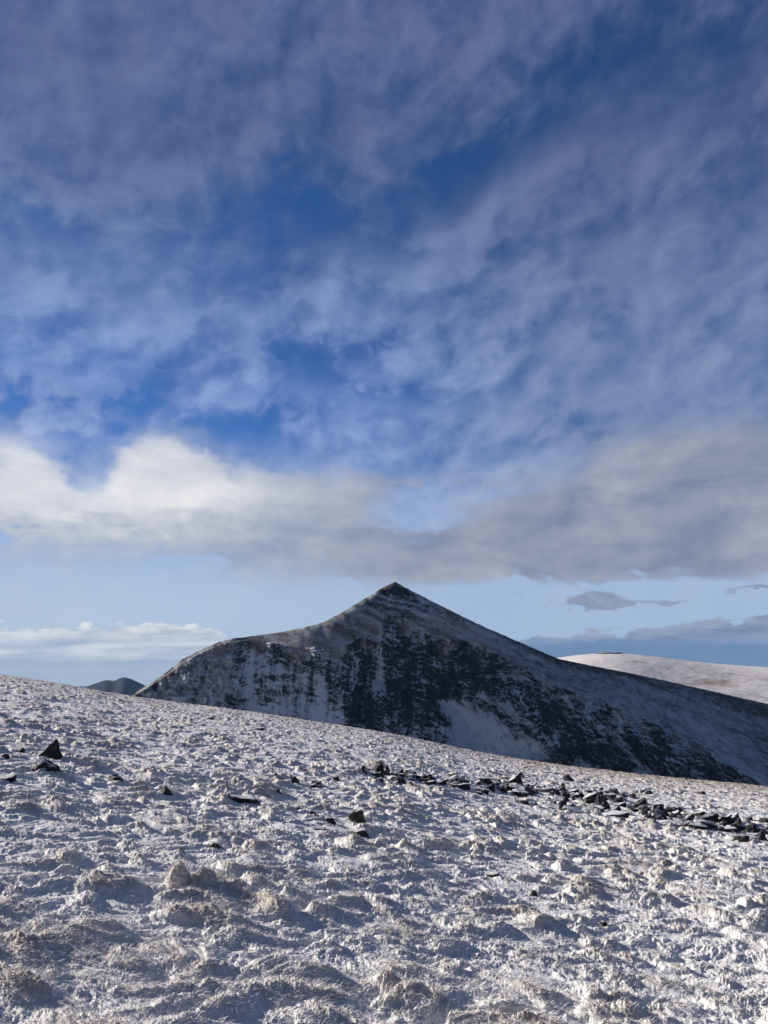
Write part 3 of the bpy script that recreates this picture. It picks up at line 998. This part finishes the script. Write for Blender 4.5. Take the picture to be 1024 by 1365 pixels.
# the larger stones of the line of scree
G2 = 'larger stones of the dark stone line'
for args in (
    (499, 1034, 20, 13, 'block', 'black block at the left end of the stone line', ROCK_BARE),
    (517, 1030, 11, 12, 'spike', 'pointed stone behind the black block at the left end of the line', ROCK_BARE),
    (534, 1046, 38, 17, 'wedge', 'big black slanting stone, largest of the left part of the stone line', ROCK_BARE),
    (552, 1033, 14, 8, 'spike', 'small pointed stone behind the big slanting one', ROCK),
    (572, 1043, 26, 12, 'wedge', 'dark stone just right of the big slanting one', ROCK_BARE),
    (590, 1046, 14, 9, 'spike', 'upright dark stone between two wider ones in the line', ROCK_BARE),
    (614, 1051, 28, 11, 'slab', 'snow edged slab where the stone line thins', ROCK),
    (668, 1057, 24, 11, 'wedge', 'dark wedge at the start of the thick middle part of the line', ROCK_BARE),
    (660, 1046, 16, 7, 'slab', 'snow topped slab behind the dark wedge in the line', ROCK),
    (706, 1060, 18, 15, 'spike', 'steep dark stone leaning in the middle of the line', ROCK_BARE),
    (729, 1056, 26, 10, 'slab', 'tilted slab with snow on its back, right of the steep stone', ROCK),
    (697, 1072, 28, 10, 'block', 'dark stone at the front edge of the line, below the steep one', ROCK_BARE),
    (714, 1074, 14, 9, 'spike', 'jagged small stone at the front edge of the line', ROCK_BARE),
    (749, 1080, 10, 16, 'spike', 'thin upright splinter of rock in the line', ROCK_BARE),
    (768, 1083, 34, 9, 'slab', 'long low black stone at the front of the line, by the splinter', ROCK_BARE),
    (804, 1074, 26, 19, 'spike', 'tall black pyramid of rock, highest in the stone line', ROCK_BARE),
    (822, 1089, 38, 10, 'slab', 'wide dark slab in front of the black pyramid', ROCK_BARE),
    (858, 1081, 16, 10, 'block', 'snow dusted block between the pyramid and the arched stone', ROCK),
    (884, 1089, 34, 15, 'wedge', 'arched black stone with a snow patch at its foot', ROCK_BARE),
    (902, 1101, 36, 9, 'slab', 'broad grey slab lying in front of the arched stone', ROCK_MOSS),
    (932, 1103, 34, 10, 'slab', 'broad dark slab right of the grey one', ROCK_BARE),
    (962, 1108, 18, 9, 'block', 'dark block at the near edge of the right part of the line', ROCK_BARE),
    (984, 1106, 18, 16, 'spike', 'upright brownish stone at the right end of the line', ROCK_MOSS),
    (1004, 1104, 24, 12, 'wedge', 'leaning slab beside the upright brownish stone', ROCK_BARE),
    (992, 1121, 26, 9, 'block', 'low dark stone in front of the upright brownish stone', ROCK_BARE),
    (1016, 1122, 24, 10, 'wedge', 'dark stone running out of the picture at the right edge', ROCK_BARE),
):
    px, py, w, h, kind, label, mat = args
    rock(px, py, w, h * 0.88, kind, label, mat, G2, tilt=_rr.uniform(-.15, .15))

# the countless-looking small ones, each still a stone of its own
LINE = np.array([(488, 1032, 6), (540, 1038, 9), (600, 1044, 9), (660, 1052, 13), (720, 1058, 18), (780, 1063, 21), (840, 1073, 19), (900, 1088, 15), (960, 1098, 14), (1030, 1110, 17)], float)
SECT = ((600, 'small dark stone among the left part of the stone line', 'small stones of the left part of the line'),
        (745, 'small dark stone in the middle of the stone line', 'small stones of the middle of the line'),
        (860, 'small dark stone crowded around the black pyramid of rock', 'small stones around the black pyramid'),
        (1100, 'small dark stone in the right part of the stone line', 'small stones of the right part of the line'))
_rs = random.Random(8)
for k in range(236):
    px = 488 + 545 * (_rs.random() ** 0.8)
    if 622 < px < 645 and _rs.random() < .7:
        continue
    cy = np.interp(px, LINE[:, 0], LINE[:, 1]); hw = np.interp(px, LINE[:, 0], LINE[:, 2])
    py = cy + max(-1.3, min(1.2, _rs.gauss(0, .48))) * hw
    w = min(24, max(5.0, _rs.lognormvariate(2.48, .40)))
    kind = _rs.choice(('spike', 'slab', 'wedge', 'block', 'slab', 'slab', 'block'))
    lab, grp = next((l, g) for lim, l, g in SECT if px < lim)
    rock(px, py, w, w * _rs.uniform(.36, .66), kind, lab, ROCK if _rs.random() < .32 else ROCK_BARE, grp, tilt=_rs.uniform(-.6, .6))

# a low dark outcrop on the crest of the far snowy hill
oa, oe = bearing(812, 870)
om = rock_mesh('slab', 5).copy()
om.materials.append(ROCK_BARE)
oo = bpy.data.objects.new("rock_outcrop", om)
COL.objects.link(oo)
oo.scale = (95, 40, 4.6)
oo.location = (2690 * math.sin(oa), 2690 * math.cos(oa), EYE + 2690 * math.tan(oe) - 2.5)
oo.rotation_euler = (0, 0, -oa)
oo['label'] = 'long low dark outcrop on the crest of the far sunlit snowy hill'
oo['category'] = 'rock outcrop'

# ------------------------------------------------------------------ air between here and the sea
def build_haze():
    x0, y0, z0, z1 = 17000.0, 17000.0, -702.0, 150.0
    v = [(sx * x0, sy * y0, z) for z in (z0, z1) for sx, sy in ((-1, -1), (1, -1), (1, 1), (-1, 1))]
    me = bpy.data.meshes.new("haze")
    me.from_pydata(v, [], [(3, 2, 1, 0), (4, 5, 6, 7), (0, 1, 5, 4), (1, 2, 6, 5), (2, 3, 7, 6), (3, 0, 4, 7)])
    m = bpy.data.materials.new("haze")
    m.use_nodes = True
    nt = m.node_tree
    nt.nodes.clear()
    out = nt.nodes.new('ShaderNodeOutputMaterial')
    pv = nt.nodes.new('ShaderNodeVolumePrincipled')
    pv.inputs['Color'].default_value = (0.34, 0.60, 1.0, 1)
    pv.inputs['Density'].default_value = 1.7e-5
    pv.inputs['Anisotropy'].default_value = 0.0
    nt.links.new(pv.outputs[0], out.inputs['Volume'])
    return link("haze", me, m, kind='stuff', label='thin pale air between the slope and the sea', cat='haze')


build_haze()
